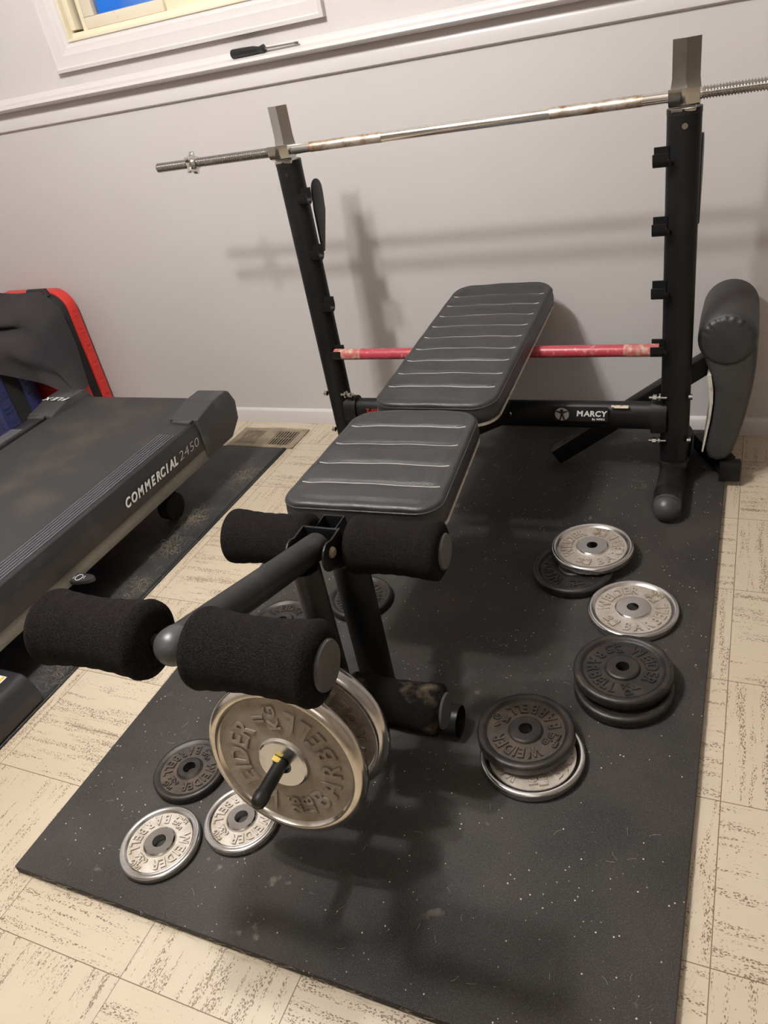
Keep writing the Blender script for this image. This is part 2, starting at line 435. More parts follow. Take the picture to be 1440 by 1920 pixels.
# window: casing, jamb, sliding sash, pane
win = thing('window_1', ((W0+W1)/2, YW, WZ0), kind='structure')
def casing():
    mb = MB()
    prof = [(0,0), (0,.020), (.010,.022), (.014,.018), (.020,.017), (.045,.017), (.055,.013), (.066,.012), (.074,.006), (.088,.005), (.088,0)]   # from outer edge inward, projection
    x0, x1, z0, z1 = -2.183, -1.155, 1.316, 2.13
    xi = 1.0
    cs = [(x0,z0,1,1), (x1,z0,-1,1), (x1,z1,-1,-1), (x0,z1,1,-1)]
    rings = [[(cx+sx*d, YW-p, cz+sz*d) for d, p in prof] for cx, cz, sx, sz in cs]
    rings.append(rings[0])
    mb.sheet(rings)
    return mb
c_ = casing()
bmesh.ops.recalc_face_normals(c_.bm, faces=list(c_.bm.faces))
c_.build('window_casing', M['trim'], win, smooth=20)
j = MB()
for (x0, x1, z0, z1) in ((W0, W0+.012, WZ0+.010, WZ1-.012), (W1-.012, W1, WZ0+.010, WZ1-.012), (W0, W1, WZ0, WZ0+.010), (W0, W1, WZ1-.012, WZ1)):
    j.box(((x0+x1)/2, YW+.055, (z0+z1)/2), (x1-x0, .13, z1-z0), bev=.002)
j.box(((W0+W1)/2, YW+.035, WZ0+.012), (W1-W0-.02, .05, .022), bev=.002)
j.box((W0+.0225, YW+.034, 1.735), (.021, .05, .62), bev=.002)
j.box((W0+.052, YW+.038, 1.72), (.016, .012, .62), bev=.002)
j.box((W0+.046, YW+.075, 1.722), (.085, .012, .63))
j.box(((W0+W1)/2, YW+.088, WZ0+.028), (W1-W0-.03, .012, .044))
j.build('window_frame', M['cream'], win)
s_ = MB()
sx0, sx1, sz0, sz1 = -2.035, -1.715, 1.419, 2.02
for (a, b, c, d) in ((sx0, sx0+.045, sz0+.034, sz1-.03), (sx1-.012, sx1, sz0+.034, sz1-.03), (sx0, sx1, sz0, sz0+.034), (sx0, sx1, sz1-.03, sz1)):
    s_.box(((a+b)/2, YW+.04, (c+d)/2), (b-a, .028, d-c), bev=.003)
s_.build('window_sash', M['cream2'], win)
g = MB().box(((sx0+sx1)/2, YW+.045, (sz0+sz1)/2), (sx1-sx0-.04, .004, sz1-sz0-.04)); g.build('pane', M['glass'], win, smooth=0)
f2 = MB()      # fixed cream panel that fills the rest of the opening
f2.box(((sx1+W1)/2-.004, YW+.050, 1.72), (W1-sx1-.004, .02, .62), bev=.002)
f2.build('fixed_panel', M['cream'], win)
# what lies outside the pane: a snow bank
rows = []
for i in range(12):
    rows.append([(-3.4+k*.2, 2.62+i*.15, 1.40+.06*math.sin(k*.9+i)+.03*math.sin(k*2.3)+i*.03) for k in range(16)])
tag(MB().sheet(rows, .02).build('snow_bank', M['snow']), 'snow bank lying outside the window pane', 'snow', kind='stuff')

# mats
def matslab(name, x0, x1, y0, y1, z, m, label, z0=0.0):
    mb = MB().box(((x0+x1)/2, (y0+y1)/2, (z+z0)/2), (x1-x0, y1-y0, z-z0), bev=.003)
    return tag(mb.build(name, m), label, 'mat')
matslab('gym_mat', -1.237, -.018, .470, 2.356, .019, M['rubber'], 'thick black rubber gym mat on the tiles under the weight bench')
tm = matslab('treadmill_mat', -2.47, -1.533, -.3, 2.150, .006, M['pvc'], 'thin black embossed mat lying under the treadmill')
ed = MB()
ed.bar((-1.543, -.3, .0065), (-1.543, 2.148, .0065), .010, .004, bev=.001)
ed.build('stitched_border', M['zip'], tm)

# floor register
rg = thing('floor_register', (-1.66, 2.225, 0), 'brass-coloured slotted floor vent by the baseboard behind the treadmill', 'vent')
f = MB()
x0, x1, y0, y1, h = -1.808, -1.510, 2.152, 2.300, .006
def frame_piece(a, b, c, d): f.box(((a+b)/2, (c+d)/2, h/2), (b-a, d-c, h), bev=.002)
frame_piece(x0, x1, y0, y0+.022); frame_piece(x0, x1, y1-.022, y1); frame_piece(x0, x0+.030, y0+.02, y1-.02); frame_piece(x1-.030, x1, y0+.02, y1-.02)
frame_piece(-1.695, -1.635, y0+.02, y1-.02)
for k in range(8):
    for (a, b) in ((x0+.030, -1.695), (-1.635, x1-.030)):
        xx = a+(b-a)*(k+.5)/8
        f.box((xx, (y0+y1)/2, .0035), (.0045, y1-y0-.04, .004))
for (a, b) in ((x0+.030, -1.695), (-1.635, x1-.030)):
    f.box(((a+b)/2, y0+.074, .003), (b-a, .004, .0035))
f.build('grille', M['brass'], rg)
MB().box(((x0+.030-1.695)/2, (y0+y1)/2, .0018), (-1.695-x0-.030, y1-y0-.042, .0012)).build('damper', M['brass'], rg, smooth=0)
MB().box(((x0+x1)/2, (y0+y1)/2, .0006), (x1-x0-.02, y1-y0-.02, .001)).build('duct', M['dark'], rg, smooth=0)

# ------------------------------------------------------------------ weight plates (local meshes, +z is the lettered face)
def plate_mesh(name, Rr, T, num, kg, mats, big=False, hole=.0136, rim=.15):
    """lies with its back at z=0; mats = rim, face, hub"""
    mb = MB(); rec = T*.24; ri = Rr*(1-rim); rh = Rr*(.31 if big else .39 if M['hub'] in mats else .34)
    prof = [(hole, 0), (hole, T), (rh-.003, T), (rh, T-.002), (rh+.002, T-rec), (ri-.004, T-rec), (ri, T-rec+.003), (ri+.0015, T-.0015), (ri+.004, T)]
    mis = [2,2,2,1,1,0,0,0]
    n = 8; b = T*.46; cx = Rr-b
    if big:
        for k in range(n+1):
            a = PI/2*(1-k/n); prof.append((cx+b*math.cos(a)*1.0, T-b+b*math.sin(a))); mis.append(0)
        for k in range(1, n+1):
            a = PI/2*k/n; prof.append((cx+b*math.cos(a), b-b*math.sin(a))); mis.append(0)
    else:
        b = T*.30; cx = Rr-b
        for k in range(n+1):
            a = PI/2*(1-k/n); prof.append((cx+b*math.cos(a), T-b+b*math.sin(a))); mis.append(0)
        for k in range(1, n+1):
            a = PI/2*k/n; prof.append((cx+b*math.cos(a)-.002*k/n, b-b*math.sin(a))); mis.append(0)
    prof.append((ri, 0)); mis.append(0)
    prof.append((ri-.004, rec*.6)); mis.append(1)
    prof.append((rh+.002, rec*.6)); mis.append(1); prof.append((rh, 0)); mis.append(2)
    mis = mis[:len(prof)-1]+[2]
    mb.lathe(prof, (0,0,0), (0,0,1), n=96, mis=mis, closed=True)
    size = Rr*.34; rt = (ri+rh)/2; zt = T-rec-.0004; ext = .0026 if not big else .0034
    for bo_, ex_, mi_ in ((.060, .0007, 3), (.018, ext, 1)):       # wider dark copy outlines each raised letter
        arc_text(mb, 'WEIDER', rt, PI/2, size, zt, ex_, True, span=R(126 if big else 112), mi=mi_, bold=bo_)
        arc_text(mb, 'BARBELL', rt, -PI/2, size, zt, ex_, False, span=R(136 if big else 122), mi=mi_, bold=bo_)
    s2 = size*.62
    for sgn, a, b2 in ((-1, num, 'LB'), (1, kg, 'KG')):
        for bo_, ex_, mi_ in ((.075, .0007, 3), (.02, ext, 1)):
            line_text(mb, a, (sgn*rt, s2*.44, zt), (1,0,0), (0,1,0), s2, ex_, mi_, gap=.10, bold=bo_)
            line_text(mb, b2, (sgn*rt, -s2*.44, zt), (1,0,0), (0,1,0), s2, ex_, mi_, gap=.10, bold=bo_)
    bmesh.ops.recalc_face_normals(mb.bm, faces=[f for f in mb.bm.faces])
    me = bpy.data.meshes.new(name); mb.bm.to_mesh(me); mb.bm.free()
    for m_ in mats+[M['letteredge'] if M['iron'] not in mats else M['dark']]: me.materials.append(m_)
    me.polygons.foreach_set('use_smooth', [True]*len(me.polygons)); me.set_sharp_from_angle(angle=R(32))
    return me

chr5 = plate_mesh('plate5c', .0800, .0175, '5.5', '2.5', [M['rim'], M['face'], M['hub']])
chr5b = plate_mesh('plate5d', .0765, .0175, '5', '2.2', [M['rim'], M['face'], M['hub']])
blk5 = plate_mesh('plate5b', .0790, .0200, '5.5', '2.5', [M['iron'], M['ironrust'], M['iron']])
chr10 = plate_mesh('plate10c', .1025, .0215, '10', '4.5', [M['rim'], M['face'], M['hub']], rim=.13)
blk10 = plate_mesh('plate10b', .1010, .0270, '8.8', '4', [M['iron'], M['iron'], M['iron']], rim=.17)
blk10r = plate_mesh('plate10r', .0965, .0270, '8.8', '4', [M['iron'], M['ironrust'], M['iron']], rim=.17)
blkB = plate_mesh('plateB', .0850, .0230, '8.8', '4', [M['iron'], M['iron'], M['iron']], rim=.16)
big25 = plate_mesh('plate25', .1490, .0330, '25', '11', [M['rimdirty'], M['facetan'], M['rim']], big=True, hole=.0175, rim=.13)
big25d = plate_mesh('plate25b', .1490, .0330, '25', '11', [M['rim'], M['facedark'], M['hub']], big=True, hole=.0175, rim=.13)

ZM = .019
def put_plate(me, x, y, z, wdir, label, group, tilt=(0,0)):
    """wdir: compass angle (degrees) in which WEIDER lies"""
    o = link(bpy.data.objects.new('weight_plate', me))
    o.location = (x, y, z)
    q = Matrix.Rotation(R(tilt[0]), 3, 'X') @ Matrix.Rotation(R(tilt[1]), 3, 'Y') @ Matrix.Rotation(R(wdir-90), 3, 'Z')
    o.rotation_euler = q.to_euler()
    return tag(o, label, 'weight plate', group)
G1 = 'weight plates lying on the gym mat'
put_plate(chr5, -.960, .594, ZM, -17, 'small silver weight plate at the front left of the mat, nearest its corner', G1)
put_plate(chr5b, -.826, .686, ZM, -30, 'small silver weight plate on the mat partly hidden under the big hanging plate', G1)
put_plate(blk5, -1.002, .759, ZM, -24, 'small black weight plate on the mat left of the big hanging plate', G1)
put_plate(chr10, -.319, .972, ZM, -157, 'silver weight plate lying under the rusty black plate', G1)
put_plate(blk10r, -.337, 1.003, ZM+.0225, -101, 'rusty black weight plate stacked on top of a silver one', G1)
put_plate(blk10, -.176, 1.186, ZM, 60, 'lower black weight plate of the pair of black plates stacked on the mat', G1)
put_plate(blk10, -.180, 1.207, ZM+.0275, 25, 'upper black weight plate of the pair of black plates stacked on the mat', G1)
put_plate(chr10, -.190, 1.437, ZM, 141, 'silver weight plate on the mat touching the stacked pair of black plates', G1)
put_plate(blk10, -.352, 1.560, ZM, 200, 'black weight plate half under the rearmost silver plate', G1)
put_plate(chr10, -.315, 1.627, ZM+.0275, 171, 'rearmost silver weight plate, lying on top of a black one', G1)
put_plate(blkB, -.866, 1.356, ZM, 190, 'black weight plate on the mat seen right of the bench front post', G1)
put_plate(blkB, -1.030, 1.225, ZM, 100, 'black weight plate on the mat mostly hidden left of the bench front post', G1)

# ------------------------------------------------------------------ weight bench
def BX(y): return -.70+(2.034-y)*.0353
def BP(u, y, z): return V((BX(y)+u, y+.0353*u, z))
bench = thing('weight_bench', (-.68, 1.45, ZM), 'black padded weight bench with two uprights and foam roller leg developer', 'weight bench')
XU = (-1.187, -.1555); YU = 2.034

for i, xu in enumerate(XU):
    inn = 1 if i == 0 else -1
    up = MB()
    up.tube([(xu, YU, .055), (xu, YU, .998)], .0378, .030, up=(0,1,0), n=32)
    up.build('upright', M['black'], bench)
    # end rim of the tube and the bolt heads
    MB().tube([(xu, YU, .990), (xu, YU, 1.002)], .0385, .0307, up=(0,1,0), n=32).build('upright_collar', M['blackworn'], bench)
    h = MB().lathe([(0,.0015), (.0065,.0015), (.0065,0), (0,0)], (xu+(.004), YU-.0300, .968), (0,-1,0), n=20)
    h.build('pin_hole', M['dark'] if i == 0 else M['steel'], bench)
    # foot with ball end
    ft = MB().tube([(xu, 1.836, .0565), (xu, 2.255, .0565)], .0375, .0375, n=28)
    ft.lathe([(.039,-.004), (.0395,.004), (.039,.012)], (xu, 1.90, .0565), (0,1,0), n=28)
    ft.build('foot_tube', M['blackworn'], bench)
    b = MB()
    b.lathe([(0,-.036)]+[(.0372*math.sin(a), -.036*math.cos(a)) for a in [PI/2*k/10 for k in range(1, 11)]]+[(.0385,.003), (.0385,.010)], (xu, 1.838, .0565), (0,1,0), n=36)
    b.build('ball_cap', M['plastic'], bench)
    b2 = MB().lathe([(0,-.030)]+[(.0372*math.sin(a), -.030*math.cos(a)) for a in [PI/2*k/8 for k in range(1, 9)]]+[(.0385,.004)], (xu, 2.256, .0565), (0,-1,0), n=28)
    b2.build('ball_cap', M['plastic'], bench)
    # weld collar between upright and foot
    MB().tube([(xu, YU-.004, .082), (xu, YU-.004, .098)], .0405, .034, up=(0,1,0), n=28).build('weld_collar', M['blackworn'], bench)
    # bar hooks on the inner side
    for z in (.905, .750, .595, .441):
        hk = MB(); ya = YU-.036; r_ = .0175
        pts = [(ya-r_, .014)]+[(ya+r_*math.cos(a), r_*math.sin(a)) for a in [PI+PI*k/10 for k in range(11)]]+[(ya+r_, .024)]
        xa = xu+inn*.030; xb = xu+inn*.062
        rows = [[(xx, y, z+zz) for y, zz in pts] for xx in (xa, xb)]
        hk.sheet(rows, .004); hk.box(((xu+inn*.030), YU-.020, z-.012), (.016, .030, .012), bev=.002)
        hk.build('bar_hook', M['black'], bench)
    # top cradle: bent chrome plate
    cr = MB(); y0 = YU+.006; hw = .030
    rows = []
    path = [(y0,1.137), (y0,1.060), (y0-.001,1.030), (y0-.008,1.014), (y0-.020,1.008), (y0-.034,1.008), (y0-.045,1.013), (y0-.051,1.024), (y0-.053,1.046)]
    for (yy, zz) in path:
        r0 = []
        for k in range(9):
            u = -1+2*k/8; vee = .007*(1-abs(u))
            r0.append((xu+u*hw*(1.08 if zz < 1.05 else .95)+.001, yy-vee*(1 if zz > 1.045 and yy > YU else 1), zz))
        rows.append(r0)
    cr.sheet(rows, .0035)
    cr.box((xu, YU-.008, 1.001), (.052, .045, .010), bev=.003)
    cr.build('bar_cradle', M['steel'], bench, smooth=25)
    # tab plate standing behind the tube
    tb = MB()
    o_ = [(YU+.020,.740), (YU+.034,.740), (YU+.086,.845), (YU+.092,.890)]
    o_ += [(YU+.062+.031*math.cos(a), .905+.031*math.sin(a)) for a in [PI*k/10 for k in range(11)]]
    o_ += [(YU+.022,.86)]
    tb.extr([(xu+.034, y, z) for y, z in o_], (.005,0,0), bev=.001)
    tb.build('tab_plate', M['black'], bench)
    # bracket where the beam meets the upright, bolts with nuts
    bk = MB(); bk.tube([(xu+inn*.020, YU-.002, .232), (xu+inn*.062, YU-.002, .232)], .036, .052, n=28)
    bk.build('beam_bracket', M['black'], bench)
    for z in (.300, .168):
        bo = MB().tube([(xu+inn*.020, YU-.028, z), (xu+inn*.066, YU-.028, z)], .004, n=12)
        bo.tube([(xu+inn*.046, YU-.028, z), (xu+inn*.056, YU-.028, z)], .009, n=6)
        bo.tube([(xu+inn*.036, YU-.028, z), (xu+inn*.040, YU-.028, z)], .012, n=20)
        bo.build('bolt', M['steel'], bench)
        MB().tube([(xu-inn*.034, YU-.02, z), (xu-inn*.044, YU-.02, z)], .008, n=12).build('bolt_head', M['steel'], bench)
MB().tube([(XU[0]+.02, YU, .232), (XU[1]-.02, YU, .232)], .028, .0415, n=32).build('cross_beam', M['black'], bench)
# badge on the beam
yb = YU-.030
bd = MB().box((-.409, yb, .2475), (.158, .006, .046), bev=.002).build('badge', M['dark'], bench)
t = MB()
line_text(t, 'MARCY', (-.3745, yb-.0032, .2510), (1,0,0), (0,0,1), .0235, .0008, gap=.02, fit=.086, bold=.035, shear=.12)
line_text(t, 'By IMPEX', (-.357, yb-.0032, .2335), (1,0,0), (0,0,1), .0082, .0008, gap=.08, bold=.02)
t.build('lettering', M['white'], bd)
lg = MB().lathe([(0,.0008), (.0200,.0008), (.0200,0), (0,0)], (-.4595, yb-.0030, .2475), (0,-1,0), n=40)
lg.build('emblem_disc', M['silver'], bd)
pn = MB()      # spread-limbed figure and ring slots
cx, cz, yy = -.4595, .2475, yb-.0048
def q3(x, z): return (cx+x, yy, cz+z)
pn.lathe([(0,.0008), (.0042,.0008), (.0042,0), (0,0)], q3(0,.0125), (0,-1,0), n=16)
for sx in (1, -1):
    pn.extr([q3(0,.0085), q3(sx*.017,.012), q3(sx*.0175,.009), q3(sx*.004,.003), q3(sx*.0035,-.002), q3(sx*.0095,-.019), q3(sx*.0055,-.020), q3(0,-.006)], (0,.0006,0))
pn.build('emblem_figure', M['dark'], bd, smooth=0)
MB().box((-.299, YU-.026, .270), (.046, .004, .008), rot=Matrix.Rotation(R(-35), 3, 'X')).build('torn_sticker', M['sticker'], bench)
rs = MB(); line_text(rs, 'Z-553', (-1.066, YU-.029, .245), (1,0,0), (0,0,1), .016, .001, bold=.02)
rs.build('red_lettering', M['redsticker'], bench)

# pads
def pad(name, origin, du, dv, wf, wr, L, T, rc, stitches, m, crown=.004, pil=.0035):
    du = V(du).normalized(); dv = V(dv).normalized(); dn = du.cross(dv).normalized(); o = V(origin)
    def hw(v):
        w_ = (wf+(wr-wf)*v/L)/2
        e = min(v, L-v)
        if e < rc: w_ = w_-rc+math.sqrt(max(rc*rc-(rc-e)**2, 0))
        return w_
    vs = []; v = 0.0
    edge = [0, .0006, .002, .004, .007, .011, .015, .020, .026, .033, .041, .050]
    vs = edge[:]; k = .056
    while k < L-.056: vs.append(k); k += .0045
    vs += [L-e for e in reversed(edge)]
    sc = [0,.02,.05,.09,.14,.20,.27,.35,.45,.56,.68,.8,.9,1.0]
    us = [-(1-s) for s in sc]+[(1-s) for s in reversed(sc[:-1])]
    rb = .009
    def height(u, v):
        w_ = max(hw(v), .001); x = abs(u)
        d = min(w_-x, v, L-v)
        e = min(v, L-v)
        full = (wf+(wr-wf)*v/L)/2
        if e < rc and x > full-rc:
            d = rc-math.hypot(x-(full-rc), rc-e)
        d = max(d, 0)
        z = 0.0
        if d < rb: z -= rb-math.sqrt(max(rb*rb-(rb-d)**2, 0))
        z += crown*(1-(x/(full))**2)
        z -= .0016*math.exp(-((d-.019)/.0022)**2)
        if stitches:
            ins = min(1, max(0, (d-.017)/.010))
            near = min(abs(v-s) for s in stitches)
            z -= ins*.0040*math.exp(-(near/.0045)**2)
            z += ins*pil*(1-math.exp(-(near/.018)**2))
        z += .0012*math.sin(u*41+v*23)*math.sin(v*31-u*17)
        return z
    mb = MB(); t_ = bmesh.new()
    def W(u, v, z): return o+du*u+dv*v+dn*z
    g_ = []
    for v in vs:
        w_ = hw(v); g_.append([t_.verts.new(W(s*w_, v, height(s*w_, v))) for s in us])
    for a, b in zip(g_, g_[1:]):
        for j_ in range(len(us)-1): t_.faces.new((a[j_], a[j_+1], b[j_+1], b[j_]))
    # outline loop, side wall down
    n_ = len(us)
    loop = [(s*hw(vs[0]), vs[0], g_[0][k]) for k, s in enumerate(us)]
    loop += [(hw(vs[i]), vs[i], g_[i][n_-1]) for i in range(1, len(vs))]
    loop += [(us[k]*hw(vs[-1]), vs[-1], g_[-1][k]) for k in range(n_-2, -1, -1)]
    loop += [(-hw(vs[i]), vs[i], g_[i][0]) for i in range(len(vs)-2, 0, -1)]
    prev = [l[2] for l in loop]
    for zz, out in ((-.018,.0015), (-.026,.003), (-.034,.0035), (-T+.008,.002), (-T,-.003)):
        ring = []
        for (u, v, vt) in loop:
            full = (wf+(wr-wf)*v/L)/2
            cu = max(-(full-rc), min(full-rc, u)); cv = max(rc, min(L-rc, v))
            dd = V((u-cu, v-cv)); dd = dd.normalized() if dd.length > 1e-6 else V((0,0))
            ring.append(t_.verts.new(W(u+dd.x*out, v+dd.y*out, zz)))
        m_ = len(ring)
        for k in range(m_): t_.faces.new((prev[k], prev[(k+1) % m_], ring[(k+1) % m_], ring[k]))
        prev = ring
    t_.faces.new(prev)
    bmesh.ops.recalc_face_normals(t_, faces=list(t_.faces))
    mb._merge(t_); po = mb.build(name, m, bench, smooth=60)
    # stitched seams
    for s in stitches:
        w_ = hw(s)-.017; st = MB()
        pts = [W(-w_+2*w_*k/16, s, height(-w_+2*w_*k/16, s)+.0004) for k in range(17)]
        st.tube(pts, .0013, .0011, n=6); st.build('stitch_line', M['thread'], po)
    pp = [W(u, v, -.0095) for (u, v, vt) in loop]; cc = W(0, L/2, 0)
    pp = [p for i_, p in enumerate(pp) if i_ == 0 or (p-pp[i_-1]).length > .0015]; pp.append(pp[0]); pp.append(pp[1])
    MB().tube(pp, .0021, n=8, up=dn).build('piping', m, po)
    # board edge under the pad
    bb = MB(); out = []
    N = 14
    for (cu, cv, a0) in ((1, 0, -PI/2), (1, 1, 0), (-1, 1, PI/2), (-1, 0, PI)):
        for k in range(N+1):
            a = a0+PI/2*k/N; vv = L-rc if cv else rc
            full = (wf+(wr-wf)*vv/L)/2
            out.append(W(cu*(full-rc)+(rc+.001)*math.cos(a), vv+(rc+.001)*math.sin(a), -T-.006))
    bb.extr(out, dn*.007); bb.build('backing_board', M['board'], po)
    return po
th = .0353
seat_st = [.085, .165, .248, .330]
pad('seat_pad', (-.672, 1.106, .498), (1, th, 0), (-th, 1, .008), .350, .304, .410, .052, .052, seat_st, M['leather'])
bst = [.092+.0695*k for k in range(9)]
pad('back_pad', (-.682, 1.572, .486), (1, 0, 0), (0, 1, math.tan(R(4))), .318, .312, .735, .052, .060, bst, M['leather'])

# main beam and supports
MB().tube([BP(0,1.04,.395), BP(0,1.60,.362), BP(0,1.80,.320), BP(0,2.02,.238)], .030, .036, n=28).build('main_beam', M['black'], bench)
sb = MB(); sb.box(BP(0,1.29,.430), (.060,.26,.020), bev=.003); sb.box(BP(0,1.29,.410), (.066,.20,.030), bev=.003); sb.build('seat_bracket', M['black'], bench)
bs = MB()
for u in (-.055, .055): bs.bar((-.682+u,1.62,.430), (-.682+u,2.25,.474), .030, .025)
bs.bar((-.70,1.72,.40), (-.70,2.05,.43), .05, .03)
bs.build('back_support', M['black'], bench)
MB().bar((-.69,2.02,.27), (-.69,2.09,.438), .035, .02, up=(1,0,0)).build('prop_strut', M['black'], bench)
bo = MB().lathe([(0,.007), (.006,.006), (.009,.003), (.009,0), (0,0)], (-.617, YU-.028, .243), (0,-1,0), n=16); bo.build('bolt', M['steel'], bench)
hc = MB(); hc.bar((-.655,1.66,.385), (-.640,1.99,.262), .070, .075, bev=.010); hc.build('hinge_bracket', M['black'], bench)
# front post
fp = MB()
fp.tube([BP(0,1.035,.05), BP(0,1.035,.44)], .034, .040, up=(0,1,0), n=28); fp.build('front_post', M['black'], bench)
fc = MB()
fc.tube([(-.862,1.000,.0545), (-.473,1.000,.0545)], .032, .0350, n=32, caps=False, hollow=-.003)
fc.build('front_foot', M['blackworn'], bench)
MB().lathe([(0,-.020)]+[(.033*math.sin(a), -.020*math.cos(a)) for a in [PI/2*k/8 for k in range(1,9)]]+[(.0345,.003)], (-.862,1.000,.0545), (1,0,0), n=28).build('end_cap', M['plastic'], bench)
sk = MB()      # open square socket in front of the seat
a = .0225; c0 = V((-.681, 1.026, .443))
for sx, sy, w1, w2 in ((1,0,.003,2*a), (-1,0,.003,2*a), (0,1,2*a,.003), (0,-1,2*a,.003)):
    sk.box(c0+V((sx*(a-.0015), sy*(a-.0015), .0375)), (w1, w2, .075), rot=Matrix.Rotation(th, 3, 'Z'), bev=.001)
sk.build('socket', M['black'], bench)
# U bracket with bolts
ub = MB()
for s in (-1, 1):
    o_ = [(.968,.497), (.915,.497)]+[(.914+.028*math.cos(a2), .527+.028*math.sin(a2)) for a2 in [PI*1.35-PI*.85*k/8 for k in range(9)]]+[(.930,.549),(.968,.549)]
    ub.extr([BP(s*.036-.002, y, z) for y, z in o_], (.004,0,0), bev=.001)
ub.box(BP(0,.967,.521), (.074,.005,.052), bev=.001)
ub.tube([BP(0,.975,.500), BP(0,1.012,.445)], .028, .028, up=(0,1,0), n=24)
ub.build('pivot_bracket', M['black'], bench)
for s in (-1, 1): MB().lathe([(0,.006), (.006,.006), (.010,.003), (.0105,0), (0,0)], BP(s*.038, .920, .530), (s,0,0), n=18).build('pivot_bolt', M['brass'], bench)
sl = MB().lathe([(.031,0), (.034,.004), (.034,.010), (.031,.013)], BP(0,1.012,.440), (0,0,1), n=28); sl.build('sleeve_ring', M['plastic'], bench)
# leg developer: raised arm, hanging tube, peg
A0 = BP(0,.938,.527); A1 = BP(0,.548,.650)
MB().tube([A0, A1], .0250, .0250, n=32).build('developer_arm', M['blackworn'], bench)
dA = (A1-A0).normalized()
MB().lathe([(.0262,-.012), (.0265,-.002)]+[(.0262*math.cos(a), .026*math.sin(a)) for a in [PI/2*k/10 for k in range(10)]]+[(0,.026)], A1, dA, n=36).build('ball_cap', M['plastic'], bench)
MB().lathe([(.025,0), (.020,.008), (0,.010)], A0, -dA, n=28).build('end_cap', M['plastic'], bench)
MB().tube([BP(0,.885,.520), BP(0,.885,.185)], .026, .026, up=(0,1,0), n=28).build('developer_leg', M['blackworn'], bench)
pg = MB(); P0 = BP(.002,.86,.276); P1 = BP(.002,.582,.286)
pg.tube([P0, P1], .0120, n=20); pg.lathe([(.0128,-.014), (.0134,-.012), (.0134,-.002), (.0118,.007), (.007,.012), (0,.014)], P1, (P1-P0), n=24)
pg.build('plate_peg', M['blackworn'], bench)
MB().box(P0.lerp(P1,.738)+V((-.004,0,.0128)), (.014,.010,.003), rot=Matrix.Rotation(R(25), 3, 'Y'), bev=.001).build('tape', M['yellow'], bench)
# foam rollers on axles
def rollers(y, z, W, rr, gap, m, m2=None):
    ax = MB().tube([BP(-W,y,z), BP(W,y,z)], .0105, n=16); ax.build('roller_axle', M['steel'], bench)
    for s in (-1, 1):
        a, b = gap, W; prof = [(.012,a)]; N = 26
        for k in range(N+1):
            t_ = k/N; x = a+(b-a)*t_
            e = min(t_, 1-t_)*(b-a); rd = rr*(.865+.135*(abs(2*t_-1))**1.9)
            if e < .016: rd -= .016-math.sqrt(max(.016**2-(.016-e)**2, 0))
            rd *= 1+.012*math.sin(k*1.7+y*9)
            prof.append((rd, x))
        prof.append((.030, b-.001)); prof.append((.012, b-.002))
        r_ = MB().lathe(prof, BP(0,y,z), BP(s,y,z)-BP(0,y,z), n=48)
        fo = r_.build('foam_roller', (m2 if (m2 and s > 0) else m), bench, smooth=60)
        cp = MB().lathe([(.031,-.003), (.033,.0015), (.031,.005), (.015,.0062), (0,.0062)], BP(s*W,y,z), BP(s,y,z)-BP(0,y,z), n=36)
        cp.build('roller_cap', M['plastic'], fo)
rollers(.553, .650, .219, .0560, .034, M['foam'])
rollers(.990, .496, .216, .0560, .038, M['foam'])
rollers(.862, .236, .219, .0500, .034, M['foam'], M['foamworn'])

def peg_plate(me, x, y, z, pitch, label):
    o = link(bpy.data.objects.new('weight_plate', me)); o.location = (x, y, z)
    ex = V((1, .0353, 0)).normalized(); n_ = V((.0353*math.cos(pitch)*1, -math.cos(pitch), math.sin(pitch))).normalized()
    ey = n_.cross(ex).normalized(); ex = ey.cross(n_)
    m_ = Matrix((ex, ey, n_)).transposed() @ Matrix.Rotation(R(104), 3, 'Z')
    o.rotation_euler = m_.to_euler(); return tag(o, label, 'weight plate', 'large plates hanging on the bench peg')
peg_plate(big25, BX(.69)+.003, .690, .274, R(11), 'large silver-rimmed weight plate with dull tan face, front one on the peg')
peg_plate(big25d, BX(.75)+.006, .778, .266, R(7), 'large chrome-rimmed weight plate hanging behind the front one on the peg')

# ------------------------------------------------------------------ barbell and red bar
bar = thing('barbell', (-.70, YU-.014, 1.030), 'chrome barbell with rusty grips resting across the bench uprights', 'barbell')
yb2, zb = YU-.026, 1.0300
MB().tube([(-1.222, yb2, zb), (-.118, yb2, zb)], .0125, n=32).build('shaft', M['chrome'], bar)
for (a, b) in ((-1.095, -.883), (-.450, -.242)):
    MB().tube([(a, yb2, zb), (b, yb2, zb)], .0128, n=32).build('grip', M['knurl'], bar)
def threaded(x0, x1, ridge, pitch):
    prof = []; n_ = int(abs(x1-x0)/pitch)
    for k in range(n_):
        for f_, rr in ((0,.0112), (.3,.0112), (.42,.0112+ridge), (.78,.0112+ridge), (.9,.0112)):
            prof.append((rr, (k+f_)*pitch))
    L_ = n_*pitch; prof += [(.0112, L_), (.009, L_+.003), (0, L_+.003)]; prof = [(0,0)]+prof
    return MB().lathe(prof, (x0, yb2, zb), (1 if x1 > x0 else -1, 0, 0), n=28)
threaded(-1.222, -1.615, .0016, .0048).build('threaded_end', M['steel'], bar)
threaded(-.118, .215, .0026, .0062).build('threaded_end', M['steel'], bar)
